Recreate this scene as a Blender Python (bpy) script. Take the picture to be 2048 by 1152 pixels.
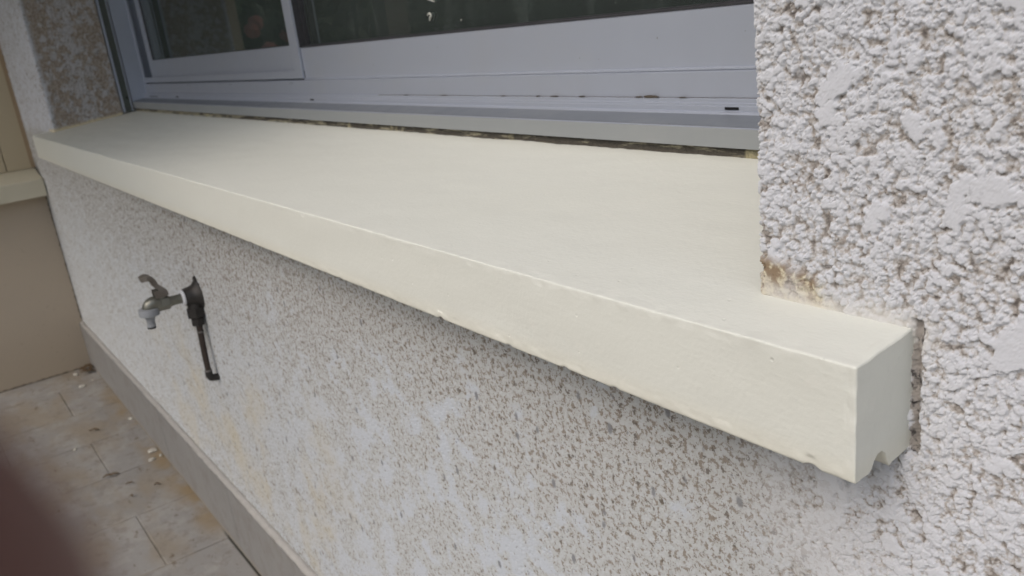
import bpy, bmesh, math, random
import numpy as np
from mathutils import Vector, Matrix, noise as mn
R = math.radians
for o in list(bpy.data.objects): bpy.data.objects.remove(o)
S = bpy.context.scene
COL = S.collection
random.seed(7); RNG = np.random.default_rng(7)

# ------------------------------------------------------------------ camera, world, sun, exposure
CAM = Vector((0.2276, -0.4217, 0.1952))
cd = bpy.data.cameras.new('camera'); cam = bpy.data.objects.new('camera', cd); COL.objects.link(cam)
cam.location = CAM; cam.rotation_mode = 'XYZ'
cam.rotation_euler = (R(71.907), R(6.5012), R(53.1068))
cd.sensor_width = 5.8; cd.lens = 5.8 * 1681.15 / 2048
cd.clip_start = 0.001; cd.clip_end = 400
cd.dof.use_dof = True; cd.dof.focus_distance = 0.60; cd.dof.aperture_fstop = cd.lens / 2.1
S.camera = cam

W = bpy.data.worlds.new('World'); S.world = W; W.use_nodes = True
wt = W.node_tree; wt.nodes.clear()
SUN = Vector((0.10, -0.68, 0.72)).normalized()
sky = wt.nodes.new('ShaderNodeTexSky'); sky.sky_type = 'NISHITA'; sky.sun_disc = False
sky.sun_elevation = math.asin(SUN.z); sky.sun_rotation = math.atan2(SUN.x, SUN.y)
sky.air_density = 1.0; sky.dust_density = 4.0; sky.ozone_density = 1.0
hsv = wt.nodes.new('ShaderNodeHueSaturation'); hsv.inputs['Saturation'].default_value = 0.80   # overcast: greyed sky
bg = wt.nodes.new('ShaderNodeBackground'); bg.inputs[1].default_value = 0.15
wo = wt.nodes.new('ShaderNodeOutputWorld')
wt.links.new(sky.outputs[0], hsv.inputs['Color']); wt.links.new(hsv.outputs[0], bg.inputs[0]); wt.links.new(bg.outputs[0], wo.inputs[0])

ld = bpy.data.lights.new('sun', 'SUN'); ld.energy = 0.5; ld.angle = R(50); ld.color = (1.0, 0.985, 0.965)
lo = bpy.data.objects.new('sun', ld); COL.objects.link(lo); lo.rotation_euler = SUN.to_track_quat('Z', 'Y').to_euler()
S.view_settings.view_transform = 'Standard'; S.view_settings.look = 'None'
S.view_settings.exposure = 0.17; S.view_settings.gamma = 1.0
try: S.view_settings.use_curve_mapping = False
except Exception: pass
S.cycles.max_bounces = 8; S.cycles.use_denoising = True

# ------------------------------------------------------------------ scene constants (metres)
XL = -3.384      # house wall meets side wall
RL = -2.777      # left reveal
RR = -0.1027     # right reveal
SL, SD, SS, SH = -2.8625, 0.0527, 0.1035, 0.070   # sill left end, depth, slope, nose height
FL = -0.9565     # terrace floor
TOP = 1.9

# ------------------------------------------------------------------ object helpers
def tag(o, label=None, cat=None, group=None, kind=None):
    if label: o['label'] = label
    if cat: o['category'] = cat
    if group: o['group'] = group
    if kind: o['kind'] = kind
    return o
def empty(name, loc=(0, 0, 0)):
    o = bpy.data.objects.new(name, None); o.location = loc; o.empty_display_size = .05; COL.objects.link(o); return o
def link(name, me, mat=None, parent=None):
    o = bpy.data.objects.new(name, me); COL.objects.link(o)
    if mat: me.materials.append(mat)
    if parent:
        o.parent = parent; o.matrix_parent_inverse = parent_matrix(parent).inverted()
    return o
def parent_matrix(p):
    m = Matrix.Translation(p.location) @ p.rotation_euler.to_matrix().to_4x4()
    if p.parent: m = parent_matrix(p.parent) @ p.matrix_parent_inverse @ m
    return m
def mesh_np(name, V, F, mat=None, parent=None, smooth=True):
    V = np.asarray(V, np.float32); F = np.asarray(F, np.int32); k = F.shape[1]
    me = bpy.data.meshes.new(name)
    me.vertices.add(len(V)); me.vertices.foreach_set('co', V.ravel())
    me.loops.add(F.size); me.loops.foreach_set('vertex_index', F.ravel())
    me.polygons.add(len(F)); me.polygons.foreach_set('loop_start', np.arange(0, F.size, k, dtype=np.int32))
    me.polygons.foreach_set('use_smooth', np.full(len(F), smooth))
    me.update(calc_edges=True); me.validate()
    return link(name, me, mat, parent)
def from_bm(name, bm, mat=None, parent=None, smooth=False, bevel=0, seg=2):
    if bevel:
        bmesh.ops.bevel(bm, geom=[e for e in bm.edges if len(e.link_faces) == 2 and e.calc_face_angle(0) > 0.5],
                        offset=bevel, segments=seg, affect='EDGES', profile=.5)
    bmesh.ops.recalc_face_normals(bm, faces=bm.faces)
    me = bpy.data.meshes.new(name); bm.to_mesh(me); bm.free()
    for p in me.polygons: p.use_smooth = smooth
    return link(name, me, mat, parent)
def box_into(bm, a, b):
    a, b = Vector(a), Vector(b)
    vs = [bm.verts.new((x, y, z)) for x in (a.x, b.x) for y in (a.y, b.y) for z in (a.z, b.z)]
    for f in ((0, 1, 3, 2), (4, 6, 7, 5), (0, 4, 5, 1), (2, 3, 7, 6), (0, 2, 6, 4), (1, 5, 7, 3)):
        bm.faces.new([vs[i] for i in f])
def box(name, a, b, mat, parent=None, bevel=0):
    bm = bmesh.new(); box_into(bm, a, b); return from_bm(name, bm, mat, parent, bevel=bevel)
def prism_x(name, prof, x0, x1, mat, parent=None, bevel=0):
    """closed profile of (y, z) points swept along x"""
    bm = bmesh.new()
    A = [bm.verts.new((x0, y, z)) for y, z in prof]; B = [bm.verts.new((x1, y, z)) for y, z in prof]
    n = len(prof)
    for i in range(n): bm.faces.new((A[i], A[(i + 1) % n], B[(i + 1) % n], B[i]))
    bm.faces.new(A); bm.faces.new(B[::-1])
    return from_bm(name, bm, mat, parent, bevel=bevel)
def prism_z(name, prof, z0, z1, mat, parent=None, bevel=0):
    bm = bmesh.new()
    A = [bm.verts.new((x, y, z0)) for x, y in prof]; B = [bm.verts.new((x, y, z1)) for x, y in prof]
    n = len(prof)
    for i in range(n): bm.faces.new((A[i], A[(i + 1) % n], B[(i + 1) % n], B[i]))
    bm.faces.new(A); bm.faces.new(B[::-1])
    return from_bm(name, bm, mat, parent, bevel=bevel)
def lathe_into(bm, prof, origin, axis, n=28, cap=True):
    """prof: list of (distance along axis, radius)"""
    ax = Vector(axis).normalized(); u = ax.orthogonal().normalized(); v = ax.cross(u); o = Vector(origin)
    rings = [[bm.verts.new(o + ax * t + (u * math.cos(a) + v * math.sin(a)) * max(r, 1e-5))
              for a in [2 * math.pi * i / n for i in range(n)]] for t, r in prof]
    for a, b in zip(rings, rings[1:]):
        for i in range(n): bm.faces.new((a[i], a[(i + 1) % n], b[(i + 1) % n], b[i]))
    if cap: bm.faces.new(rings[0]); bm.faces.new(rings[-1][::-1])
def lathe(name, prof, origin, axis, mat, parent, n=28, smooth=True):
    bm = bmesh.new(); lathe_into(bm, prof, origin, axis, n)
    o = from_bm(name, bm, mat, parent, smooth=smooth); sharpen(o); return o
def sharpen(o, ang=35):
    me = o.data; bm = bmesh.new(); bm.from_mesh(me)
    for e in bm.edges: e.smooth = not (len(e.link_faces) == 2 and e.calc_face_angle(0) > R(ang))
    bm.to_mesh(me); bm.free()
def tube(name, pts, rad, mat, parent, n=20, sub=6):
    """smooth tube through points, rad number or list"""
    P = [Vector(p) for p in pts]; Rr = rad if isinstance(rad, (list, tuple)) else [rad] * len(P)
    Q, q = [], []
    for i in range(len(P) - 1):
        p0, p1, p2, p3 = P[max(i - 1, 0)], P[i], P[i + 1], P[min(i + 2, len(P) - 1)]
        for k in range(sub):
            t = k / sub
            Q.append(.5 * ((2 * p1) + (p2 - p0) * t + (2 * p0 - 5 * p1 + 4 * p2 - p3) * t * t + (3 * p1 - p0 - 3 * p2 + p3) * t ** 3))
            q.append(Rr[i] * (1 - t) + Rr[i + 1] * t)
    Q.append(P[-1]); q.append(Rr[-1])
    bm = bmesh.new(); rings = []; up = None
    for i, p in enumerate(Q):
        d = (Q[min(i + 1, len(Q) - 1)] - Q[max(i - 1, 0)]).normalized()
        up = d.orthogonal().normalized() if up is None else (up - d * up.dot(d)).normalized()
        v = d.cross(up)
        rings.append([bm.verts.new(p + (up * math.cos(a) + v * math.sin(a)) * q[i]) for a in [2 * math.pi * k / n for k in range(n)]])
    for a, b in zip(rings, rings[1:]):
        for i in range(n): bm.faces.new((a[i], a[(i + 1) % n], b[(i + 1) % n], b[i]))
    bm.faces.new(rings[0]); bm.faces.new(rings[-1][::-1])
    return from_bm(name, bm, mat, parent, smooth=True)

# ------------------------------------------------------------------ node expression helper
class G:
    def __init__(s, name):
        s.m = bpy.data.materials.new(name); s.m.use_nodes = True; s.t = s.m.node_tree; s.t.nodes.clear()
        s.out = s.t.nodes.new('ShaderNodeOutputMaterial')
        tc = s.t.nodes.new('ShaderNodeNewGeometry'); s.P = E(s, tc.outputs['Position']); s.Nrm = E(s, tc.outputs['Normal'])
        sp = s.t.nodes.new('ShaderNodeSeparateXYZ'); s.t.links.new(s.P.k, sp.inputs[0])
        s.x, s.y, s.z = (E(s, sp.outputs[i]) for i in range(3))
    def put(s, sock, v):
        if isinstance(v, E): s.t.links.new(v.k, sock)
        elif isinstance(v, (tuple, list)) and len(v) == 3 and sock.type == 'RGBA': sock.default_value = (*v, 1)
        else: sock.default_value = v
    def math(s, op, *a, clamp=False):
        n = s.t.nodes.new('ShaderNodeMath'); n.operation = op; n.use_clamp = clamp
        for i, v in enumerate(a): s.put(n.inputs[i], v)
        return E(s, n.outputs[0])
    def noise(s, scale, detail=2, rough=.5, p=None, col=False, dist=0):
        n = s.t.nodes.new('ShaderNodeTexNoise'); s.put(n.inputs['Vector'], p or s.P)
        n.inputs['Scale'].default_value = scale; n.inputs['Detail'].default_value = detail
        n.inputs['Roughness'].default_value = rough; n.inputs['Distortion'].default_value = dist
        return E(s, n.outputs['Color' if col else 'Fac'])
    def vor(s, scale, p=None, feat='F1', rnd=1, out='Distance', smooth=.3):
        n = s.t.nodes.new('ShaderNodeTexVoronoi'); n.feature = feat; s.put(n.inputs['Vector'], p or s.P)
        n.inputs['Scale'].default_value = scale; n.inputs['Randomness'].default_value = rnd
        if feat == 'SMOOTH_F1': n.inputs['Smoothness'].default_value = smooth
        return E(s, n.outputs[out])
    def vec(s, x, y, z):
        n = s.t.nodes.new('ShaderNodeCombineXYZ')
        for i, v in enumerate((x, y, z)): s.put(n.inputs[i], v)
        return E(s, n.outputs[0])
    def vmath(s, op, a, b, scale=None):
        n = s.t.nodes.new('ShaderNodeVectorMath'); n.operation = op; s.put(n.inputs[0], a)
        if op == 'SCALE': s.put(n.inputs[3], b)
        else: s.put(n.inputs[1], b)
        return E(s, n.outputs[0])
    def ss(s, v, a, b):
        n = s.t.nodes.new('ShaderNodeMapRange'); n.interpolation_type = 'SMOOTHSTEP'
        s.put(n.inputs[0], v); n.inputs[1].default_value = a; n.inputs[2].default_value = b
        return E(s, n.outputs[0])
    def mix(s, f, a, b):
        n = s.t.nodes.new('ShaderNodeMix'); n.data_type = 'RGBA'
        s.put(n.inputs[0], f); s.put(n.inputs[6], a); s.put(n.inputs[7], b)
        return E(s, n.outputs[2])
    def warp(s, p, scale, amt, detail=2):
        c = s.vmath('SUBTRACT', s.noise(scale, detail, p=p, col=True), (.5, .5, .5))
        return s.vmath('ADD', p, s.vmath('SCALE', c, amt))
    def bsdf(s, color, rough=.6, metal=0, spec=.5, **kw):
        b = s.t.nodes.new('ShaderNodeBsdfPrincipled'); s.b = b
        s.put(b.inputs['Base Color'], color); s.put(b.inputs['Roughness'], rough); s.put(b.inputs['Metallic'], metal)
        s.put(b.inputs['Specular IOR Level'], spec)
        for k, v in kw.items(): s.put(b.inputs[k.replace('_', ' ')], v)
        s.t.links.new(b.outputs[0], s.out.inputs[0]); return s
    def bump(s, h, dist=.001, strength=1):
        n = s.t.nodes.new('ShaderNodeBump'); s.put(n.inputs['Height'], h)
        n.inputs['Distance'].default_value = dist; n.inputs['Strength'].default_value = strength
        s.t.links.new(n.outputs[0], s.b.inputs['Normal']); return s
    def disp(s, h, both=True):
        n = s.t.nodes.new('ShaderNodeDisplacement'); n.inputs['Midlevel'].default_value = 0; n.inputs['Scale'].default_value = 1
        s.put(n.inputs['Height'], h); s.t.links.new(n.outputs[0], s.out.inputs['Displacement'])
        s.m.displacement_method = 'BOTH' if both else 'DISPLACEMENT'; return s
class E:
    def __init__(s, g, k): s.g, s.k = g, k
    def __add__(a, b): return a.g.math('ADD', a, b)
    __radd__ = __add__
    def __sub__(a, b): return a.g.math('SUBTRACT', a, b)
    def __rsub__(a, b): return a.g.math('SUBTRACT', b, a)
    def __mul__(a, b): return a.g.math('MULTIPLY', a, b)
    __rmul__ = __mul__
    def __truediv__(a, b): return a.g.math('DIVIDE', a, b)
    def min(a, b): return a.g.math('MINIMUM', a, b)
    def max(a, b): return a.g.math('MAXIMUM', a, b)
    def abs(a): return a.g.math('ABSOLUTE', a)
    def pow(a, b): return a.g.math('POWER', a, b)
    def gt(a, b): return a.g.math('GREATER_THAN', a, b)
    def inv(a): return a.g.math('SUBTRACT', 1.0, a)

# ------------------------------------------------------------------ materials
def stucco():
    g = G('roughcast_render'); x, y, z = g.x, g.y, g.z
    coarse = g.ss(z + g.noise(6) * .05, -.005, .05).max(g.ss(x + z * .25 + g.noise(9) * .06, -.17, .02))
    far = g.ss(x, -1.6, -.9).inv()
    Pw = g.warp(g.P, 90, .005, 3); Pf = g.warp(g.P, 260, .0026, 3)
    f1 = g.noise(36, 2, .5, p=Pw); f2 = g.noise(150, 4, .68)
    d1_ = g.vor(190, p=Pw); d2_ = g.vor(340, p=Pf); f4 = g.noise(700, 3, .75)
    low = g.noise(6, 2, .5)
    lumps = (1.0 - d1_ * d1_ * 1.7) * .26 + (1.0 - d2_ * d2_ * 1.5) * .24
    pl = g.noise(30, 3, .5, p=g.warp(g.P, 80, .009, 4)) + (g.noise(260, 2) - .5) * .05
    plat = g.ss(pl, .57, .625); moat = g.ss(pl, .49, .54) * g.ss(pl, .58, .55)
    raw = f1 * .75 + f2 * .90 + lumps * 1.1 + f4 * .34 + (low - .5) * .4 + plat * .42 - moat * .10 + .02
    cap = 1.40
    k = 40
    over = raw - cap
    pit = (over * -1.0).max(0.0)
    soft = (pit * -2.6); ex = g.math('EXPONENT', soft)
    hc = (ex - 1.0) * .0040 + over.max(0.0) * .0007 + .0007 + (f4 - .5) * (.0017 - plat * .0011) + (g.noise(330, 5, .75) - .5) * .0010 * (1.0 - plat * .7)
    # flattened, sponged render below the sill
    g1 = g.noise(150, 3, .62, p=Pf); g2 = g.noise(420, 2, .6)
    raw2 = g1 + g2 * .28 + (low - .5) * .35 + (g.noise(28, 1) - .5) * .25
    fl0 = g.ss(g.noise(230, 4, .75, p=Pf), .56, .63)
    hf = (raw2 - .60).min(0.0)
    pit2 = hf * -1.0
    hfm = hf * .006 + (g.noise(200, 4, .7) - .5) * .0012 - fl0 * .0006
    H = coarse * hc + coarse.inv() * hfm
    # loose gap round the end of the sill, smeared mortar above it
    wob = (g.noise(48, 4, .62) - .5) * .017
    band = g.ss((x + wob * .8 - .003).abs(), .0, .0052).inv() * g.ss(z + wob, .008, .014).inv() * g.ss(z + wob, -.078, -.070)
    smear = g.ss(x, RR - .004, RR + .01) * g.ss(x + wob, .0, .02).inv() * g.ss(z + wob * 1.6, .002, .022).inv() * g.ss(z, -.01, -.004)
    H = H * (1.0 - smear * .7) - band * (.0035 + g.noise(110, 2) * .004)
    # colour
    n5 = g.noise(14, 3, .6); n6 = g.noise(300, 2, .7)
    base = g.mix(g.noise(9, 2) * .8, (.62, .635, .675), (.595, .60, .61))
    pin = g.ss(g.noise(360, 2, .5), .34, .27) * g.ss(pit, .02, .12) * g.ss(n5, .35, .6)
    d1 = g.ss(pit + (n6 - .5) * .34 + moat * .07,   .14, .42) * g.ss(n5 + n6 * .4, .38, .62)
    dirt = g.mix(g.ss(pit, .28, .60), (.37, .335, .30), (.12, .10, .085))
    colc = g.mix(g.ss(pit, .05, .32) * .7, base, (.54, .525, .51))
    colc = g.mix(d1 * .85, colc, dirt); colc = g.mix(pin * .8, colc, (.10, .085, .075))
    # fine brown speckle on the lower wall, denser under the sill and in clouds
    under = g.ss(z + (g.noise(6) - .5) * .2, -.42, -.05)
    big = g.noise(3.1, 3, .6)
    pf = g.noise(24, 5, .65, p=g.warp(g.P, 40, .012, 3))
    field = g.ss(pf + (under - .5) * .14 + (big - .5) * .35, .35, .47)
    field = field.max(g.ss(x, -.5, -1.5) * .72)      # crumb fields, the rest trowelled smooth
    gr = g.noise(180, 4, .74, p=Pf); gr2 = g.noise(120, 3, .7, p=Pf)
    thr = field * .075 + under * .03 - .02
    fleck = g.ss(gr + thr, .59, .65) * .9; fleck2 = g.ss(gr2 + thr * .8, .655, .70)
    gr3 = g.noise(72, 3, .68, p=Pf); fleck3 = g.ss(gr3 + thr * .9, .610, .675) * g.ss(x, -.55, -1.3) * .75
    basef = g.mix(field, (.585, .61, .655), g.mix(g.ss(gr2, .35, .65), (.60, .615, .63), (.53, .53, .52)))
    basef = g.mix(under * field * .16, basef, (.46, .42, .38))
    colf = g.mix(fleck, basef, (.29, .245, .20)); colf = g.mix(fleck2 * .8, colf, (.15, .125, .105)); colf = g.mix(fleck3, colf, (.24, .20, .165))
    # ochre stains low on the wall
    st = .95 * g.ss(g.noise(5.5, 4, .65), .44, .70) * g.ss(z + (g.noise(3, 2) - .5) * .4, -.28, -.58) * g.ss(x, -.7, -1.0) * g.ss(x, -2.3, -1.8)
    colf = g.mix(st * .5, colf, (.58, .49, .32))
    light_offset = g.mix(g.ss(x, -2.6, -1.0), (1.06, 1.07, 1.05), (.80, .815, .815))  # paler to the left, offsetting the roof's shade in the wall colour
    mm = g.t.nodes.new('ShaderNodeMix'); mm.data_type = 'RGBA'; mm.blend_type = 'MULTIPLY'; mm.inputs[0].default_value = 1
    g.put(mm.inputs[6], colf); g.put(mm.inputs[7], light_offset); colf = E(g, mm.outputs[2])
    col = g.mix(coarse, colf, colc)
    # reveal on the left is much dirtier
    rev = g.ss(y, .004, .02) * g.ss(x, -2.3, -2.5)
    crumbs = g.ss(g.noise(130, 4, .7), .44, .58)
    revc = g.mix(crumbs * .7, (.46, .40, .34), (.27, .215, .165))
    col = g.mix(rev * g.ss(g.noise(48, 3, .6) + (g.ss((y - .11).abs(), .0, .07) - .5) * .10, .42, .56).max(.35), col, revc)
    # grey pebbles
    Pp = g.vec(x, y, z * .62)
    pc = g.vor(58, p=Pp, out='Color'); pd = g.vor(58, p=g.warp(Pp, 150, .004), out='Distance')
    sep = g.t.nodes.new('ShaderNodeSeparateColor'); g.t.links.new(pc.k, sep.inputs[0]); rnd = E(g, sep.outputs[0]); rnd2 = E(g, sep.outputs[1])
    peb = g.ss(pd, .12, .24).inv() * rnd.gt(.66) * rnd2.gt(.25)
    pc2 = g.vor(150, p=Pp, out='Color'); pd2 = g.vor(150, p=Pf, out='Distance')
    sep2 = g.t.nodes.new('ShaderNodeSeparateColor'); g.t.links.new(pc2.k, sep2.inputs[0])
    peb2 = g.ss(pd2, .14, .26).inv() * E(g, sep2.outputs[0]).gt(.86)
    pm = peb.max(peb2 * .8) * (coarse.inv() * .9 + .35 * coarse)
    col = g.mix(pm, col, (.20, .205, .215))
    # local repairs and smears
    br = g.ss(x + wob, RR - .02, RR - .004) * g.ss(x + wob * 1.5 + z * .5, RR + .050, RR + .066).inv() * g.ss(z + wob, -.002, .004) * g.ss(z + wob + (x - RR) * .15, .027, .036).inv() * g.ss(y, .05, .03)
    col = g.mix(br * (g.ss(g.noise(60, 2), .3, .55) * .5 + .5), col, g.mix(g.ss(f2 + (z - .012) * -8.0 + (x - RR) * 1.5, .42, .62), (.27, .205, .14), (.62, .57, .43)))
    col = g.mix(smear * .75, col, (.62, .61, .58))
    crm = g.ss(z - .1 * y + wob, .004, .009).inv() * g.ss(z, -.004, .0) * g.ss(x, -.1, -.11).max(0.15)
    lcr = g.ss(z - SS * (y + SD) + wob * .8, .004, .012).inv() * g.ss(z, -.002, .004) * g.ss(x, -2.5, -2.6) * g.ss(x, SL - .004, SL + .004)
    col = g.mix(lcr, col, (.68, .60, .42))
    col = g.mix(g.ss(band, .25, .7), col, g.mix(g.ss(g.noise(120, 3, .7), .34, .52), (.07, .065, .065), (.36, .335, .31)))
    # jagged crack where the wall meets the side wall
    cr = g.ss(x + (g.noise(60, 3) - .5) * .02, XL + .002, XL + .009).inv() * g.ss(z, -.1, -.2)
    col = g.mix(cr, col, (.07, .06, .05))
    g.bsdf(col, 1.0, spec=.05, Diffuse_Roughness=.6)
    g.disp(H + (g.noise(900, 2, .6) - .5) * .0006 * (coarse * .9 + .12), both=False)
    return g.m
def paint_sill():
    g = G('cream_masonry_paint')
    c = g.mix(g.noise(5, 3), (.725, .735, .675), (.705, .712, .645))
    c = g.mix(g.ss(g.noise(60, 3), .60, .72) * .25, c, (.77, .765, .70))
    c = g.mix(g.ss(g.z, -.05, -.069) * .25, c, (.70, .65, .50))
    c = g.mix(g.ss(g.x, -2.0, -2.8) * .3, c, (.68, .65, .53))
    g.bsdf(c, .55, spec=.25)
    st = g.noise(1.0, 4, .6, p=g.vec(g.x * 38, g.y * 320, g.z * 260))
    pits = g.ss(g.vor(46), .03, .07)
    g.bump(st * .14 + g.noise(24, 3) * 1.0 + g.noise(300, 2) * .22 + pits * .25, .0011)
    return g.m
def simple(name, col, col2=None, rough=.6, metal=0, ns=20, bump=None, spec=.5, **kw):
    g = G(name); c = g.mix(g.noise(ns, 3), col, col2) if col2 else col
    g.bsdf(c, rough, metal, spec, **kw)
    if bump: g.bump(g.noise(bump[0], 3, .6), bump[1])
    return g.m
def alu(name, col, rough=.35):
    g = G(name)
    n = g.noise(1, 4, .6, p=g.vec(g.x * 6, g.y * 90, g.z * 90))
    specks = g.ss(g.vor(34, p=g.warp(g.P, 30, .03)), .018, .035).inv()
    film = g.ss(g.noise(9, 4, .65), .45, .75)
    c = g.mix(film * .14 + n * .08, col, (.46, .46, .45))
    c = g.mix(specks * .8, c, (.12, .10, .08))
    g.bsdf(c, g.noise(30, 2) * .15 + (rough - .07), .35, .5)
    g.bump(g.noise(240, 2), .00008); return g.m
M = {}
M['stucco'] = stucco(); M['sill'] = paint_sill()
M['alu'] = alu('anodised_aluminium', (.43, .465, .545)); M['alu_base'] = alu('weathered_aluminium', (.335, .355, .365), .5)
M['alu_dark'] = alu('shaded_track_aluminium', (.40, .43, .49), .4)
M['alu_slope'] = alu('slope_reflection_aluminium', (.20, .22, .25), .42)  # aluminium darkened in colour for the dark sash it mirrors
M['grime_seam'] = simple('grime_and_seam_dark', (.05, .042, .032), (.09, .075, .055), .95, ns=120, bump=(300, .001))  # dark colour shared by the dirt beads and the seam strip
M['rubber'] = simple('black_rubber', (.022, .022, .026), (.05, .05, .055), .55, ns=60, bump=(400, .0003))
M['channel'] = simple('dark_guide_felt', (.07, .08, .07), (.10, .11, .095), .8)
M['black'] = simple('black_hole', (.004, .004, .005), rough=.9)

def glass():
    g = G('window_glass'); t = g.t
    gl = t.nodes.new('ShaderNodeBsdfGlossy'); gl.inputs['Roughness'].default_value = .012; gl.inputs['Color'].default_value = (.80, .84, .84, 1)
    tr = t.nodes.new('ShaderNodeBsdfTransparent'); tr.inputs['Color'].default_value = (.55, .60, .60, 1)
    fr = t.nodes.new('ShaderNodeFresnel'); fr.inputs['IOR'].default_value = 1.62
    mx = t.nodes.new('ShaderNodeMixShader'); t.links.new(fr.outputs[0], mx.inputs[0]); t.links.new(tr.outputs[0], mx.inputs[1]); t.links.new(gl.outputs[0], mx.inputs[2])
    df = t.nodes.new('ShaderNodeBsdfDiffuse'); df.inputs['Color'].default_value = (.54, .62, .59, 1)
    m2 = t.nodes.new('ShaderNodeMixShader')
    dust_sheen = g.ss(g.vor(75, p=g.warp(g.P, 40, .02)), .03, .06).inv() * .35 + g.ss(g.noise(1, 4, .7, p=g.vec(g.x * 30, g.y, g.z * 3)), .5, .8) * .06 + .055  # dust specks and streaks, plus an even veil imitating greenish reflection
    t.links.new(dust_sheen.k, m2.inputs[0]); t.links.new(mx.outputs[0], m2.inputs[1]); t.links.new(df.outputs[0], m2.inputs[2])
    t.links.new(m2.outputs[0], g.out.inputs[0]); return g.m
M['glass'] = glass()

def mortar():
    g = G('dirty_mortar_joint')
    dens = g.ss(g.x, -2.4, -.3)
    n = g.noise(1, 4, .7, p=g.vec(g.x * 22, g.y * 30, g.z * 190))
    c = g.mix(g.ss(n + dens * .14, .47, .60), (.34, .315, .23), (.085, .078, .066))
    c = g.mix(g.ss(g.noise(1, 2, p=g.vec(g.x * 12, 0, 3)), .62, .66) * .8, c, (.42, .38, .24))
    c = g.mix(g.ss(g.noise(160, 2), .55, .65) * .5, c, (.10, .09, .075))
    g.bsdf(c, .95, spec=.1).bump(g.noise(180, 3, .7), .004); return g.m
M['mortar'] = mortar()

# ------------------------------------------------------------------ house wall (real displaced relief)
def graded(a, b, f):
    out = [a]
    while out[-1] < b:
        out.append(out[-1] + f(out[-1]))
    out[-1] = b
    return np.array(out)
PX = 1681.15 / 2
def fx(x): return max(.0005, .8 * ((x - CAM.x) ** 2 + .178) / (PX * .4217)) if x < .10 else (.0025 if x < .2 else .02)
def fz(z):
    if z > .23: return .012 if z > .30 else .002
    if z > -.16: return .00055
    return .00062 + (-.16 - z) * .0012
def grid(us, vs, fn, flip=False):
    U, V = np.meshgrid(us, vs, indexing='ij'); P = fn(U, V).reshape(-1, 3)
    n, m = len(us), len(vs); i = np.arange(n * m).reshape(n, m)
    F = np.stack([i[:-1, :-1], i[1:, :-1], i[1:, 1:], i[:-1, 1:]], -1).reshape(-1, 4)
    if flip: F = F[:, ::-1]
    return P, F
def join(parts):
    V, F, o = [], [], 0
    for p, f in parts: V.append(p); F.append(f + o); o += len(p)
    return np.concatenate(V), np.concatenate(F)
XE = 1.6
xs_all = graded(XL - .12, XE, fx)
SEAM = 0.0
parts = []
zsA = graded(FL, SEAM, fz)
parts.append(grid(xs_all, zsA, lambda U, V: np.stack([U, 0 * U, V], -1)))
# corner profile (right pier): reveal -> rounded corner -> front
def corner_prof(s0, xc, sgn, r, depth, step, front):
    """s runs along the reveal (y from depth to r), round, then along front; returns list of xy"""
    pts = [(xc, y) for y in np.arange(depth, r, -step)]
    k = max(4, int(r * 1.57 / step))
    pts += [(xc + sgn * (r - r * math.cos(a)), r - r * math.sin(a)) for a in np.linspace(0, math.pi / 2, k)]
    pts += [(xx, 0.0) for xx in front]
    return np.array(pts)
front = [v for v in xs_all if v > RR + .0062]
cp = corner_prof(0, RR, 1, .006, .30, .0009, front)
zsB = np.concatenate([graded(SEAM, TOP, fz)])
def prof_fn(cp):
    def fn(U, V):
        idx = U.astype(int); return np.stack([cp[idx, 0], cp[idx, 1], V], -1)
    return fn
parts.append(grid(np.arange(len(cp)), zsB, prof_fn(cp)))
# left strip and left reveal
zsC = np.concatenate([np.arange(SEAM, .8, .006), np.arange(.8, TOP + .001, .05)]); zsC[-1] = TOP
frontL = [v for v in np.linspace(XL - .12, RL - .007, 60)]
cl = np.array([(xx, 0.0) for xx in frontL] + [(RL - .006 + .006 * math.sin(a), .006 - .006 * math.cos(a)) for a in np.linspace(0, math.pi / 2, 5)]
              + [(RL, yy) for yy in np.arange(.008, .214, .003)])
parts.append(grid(np.arange(len(cl)), zsC, prof_fn(cl)))
wall = empty('house_wall', (-1.2, 0, FL))
tag(wall, 'white roughcast house wall with brown dirt and grey grit around the window', 'wall')
V, F = join(parts)
mesh_np('rendered_face', V, F, M['stucco'], wall)
plain = simple('plain_wall_render', (.60, .585, .56), (.52, .50, .47), .95, ns=10, bump=(120, .004))
LT = 1.25
box('lintel', (RL - .3, .004, LT), (RR + .02, .30, TOP), plain, wall)
box('wall_core', (XL - .12, .012, FL), (XE, .30, -.075), plain, wall)
box('wall_core', (RR + .012, .012, -.0745), (XE, .30, TOP), plain, wall)
box('wall_core', (XL - .12, .012, -.0745), (RL - .012, .30, TOP), plain, wall)

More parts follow.
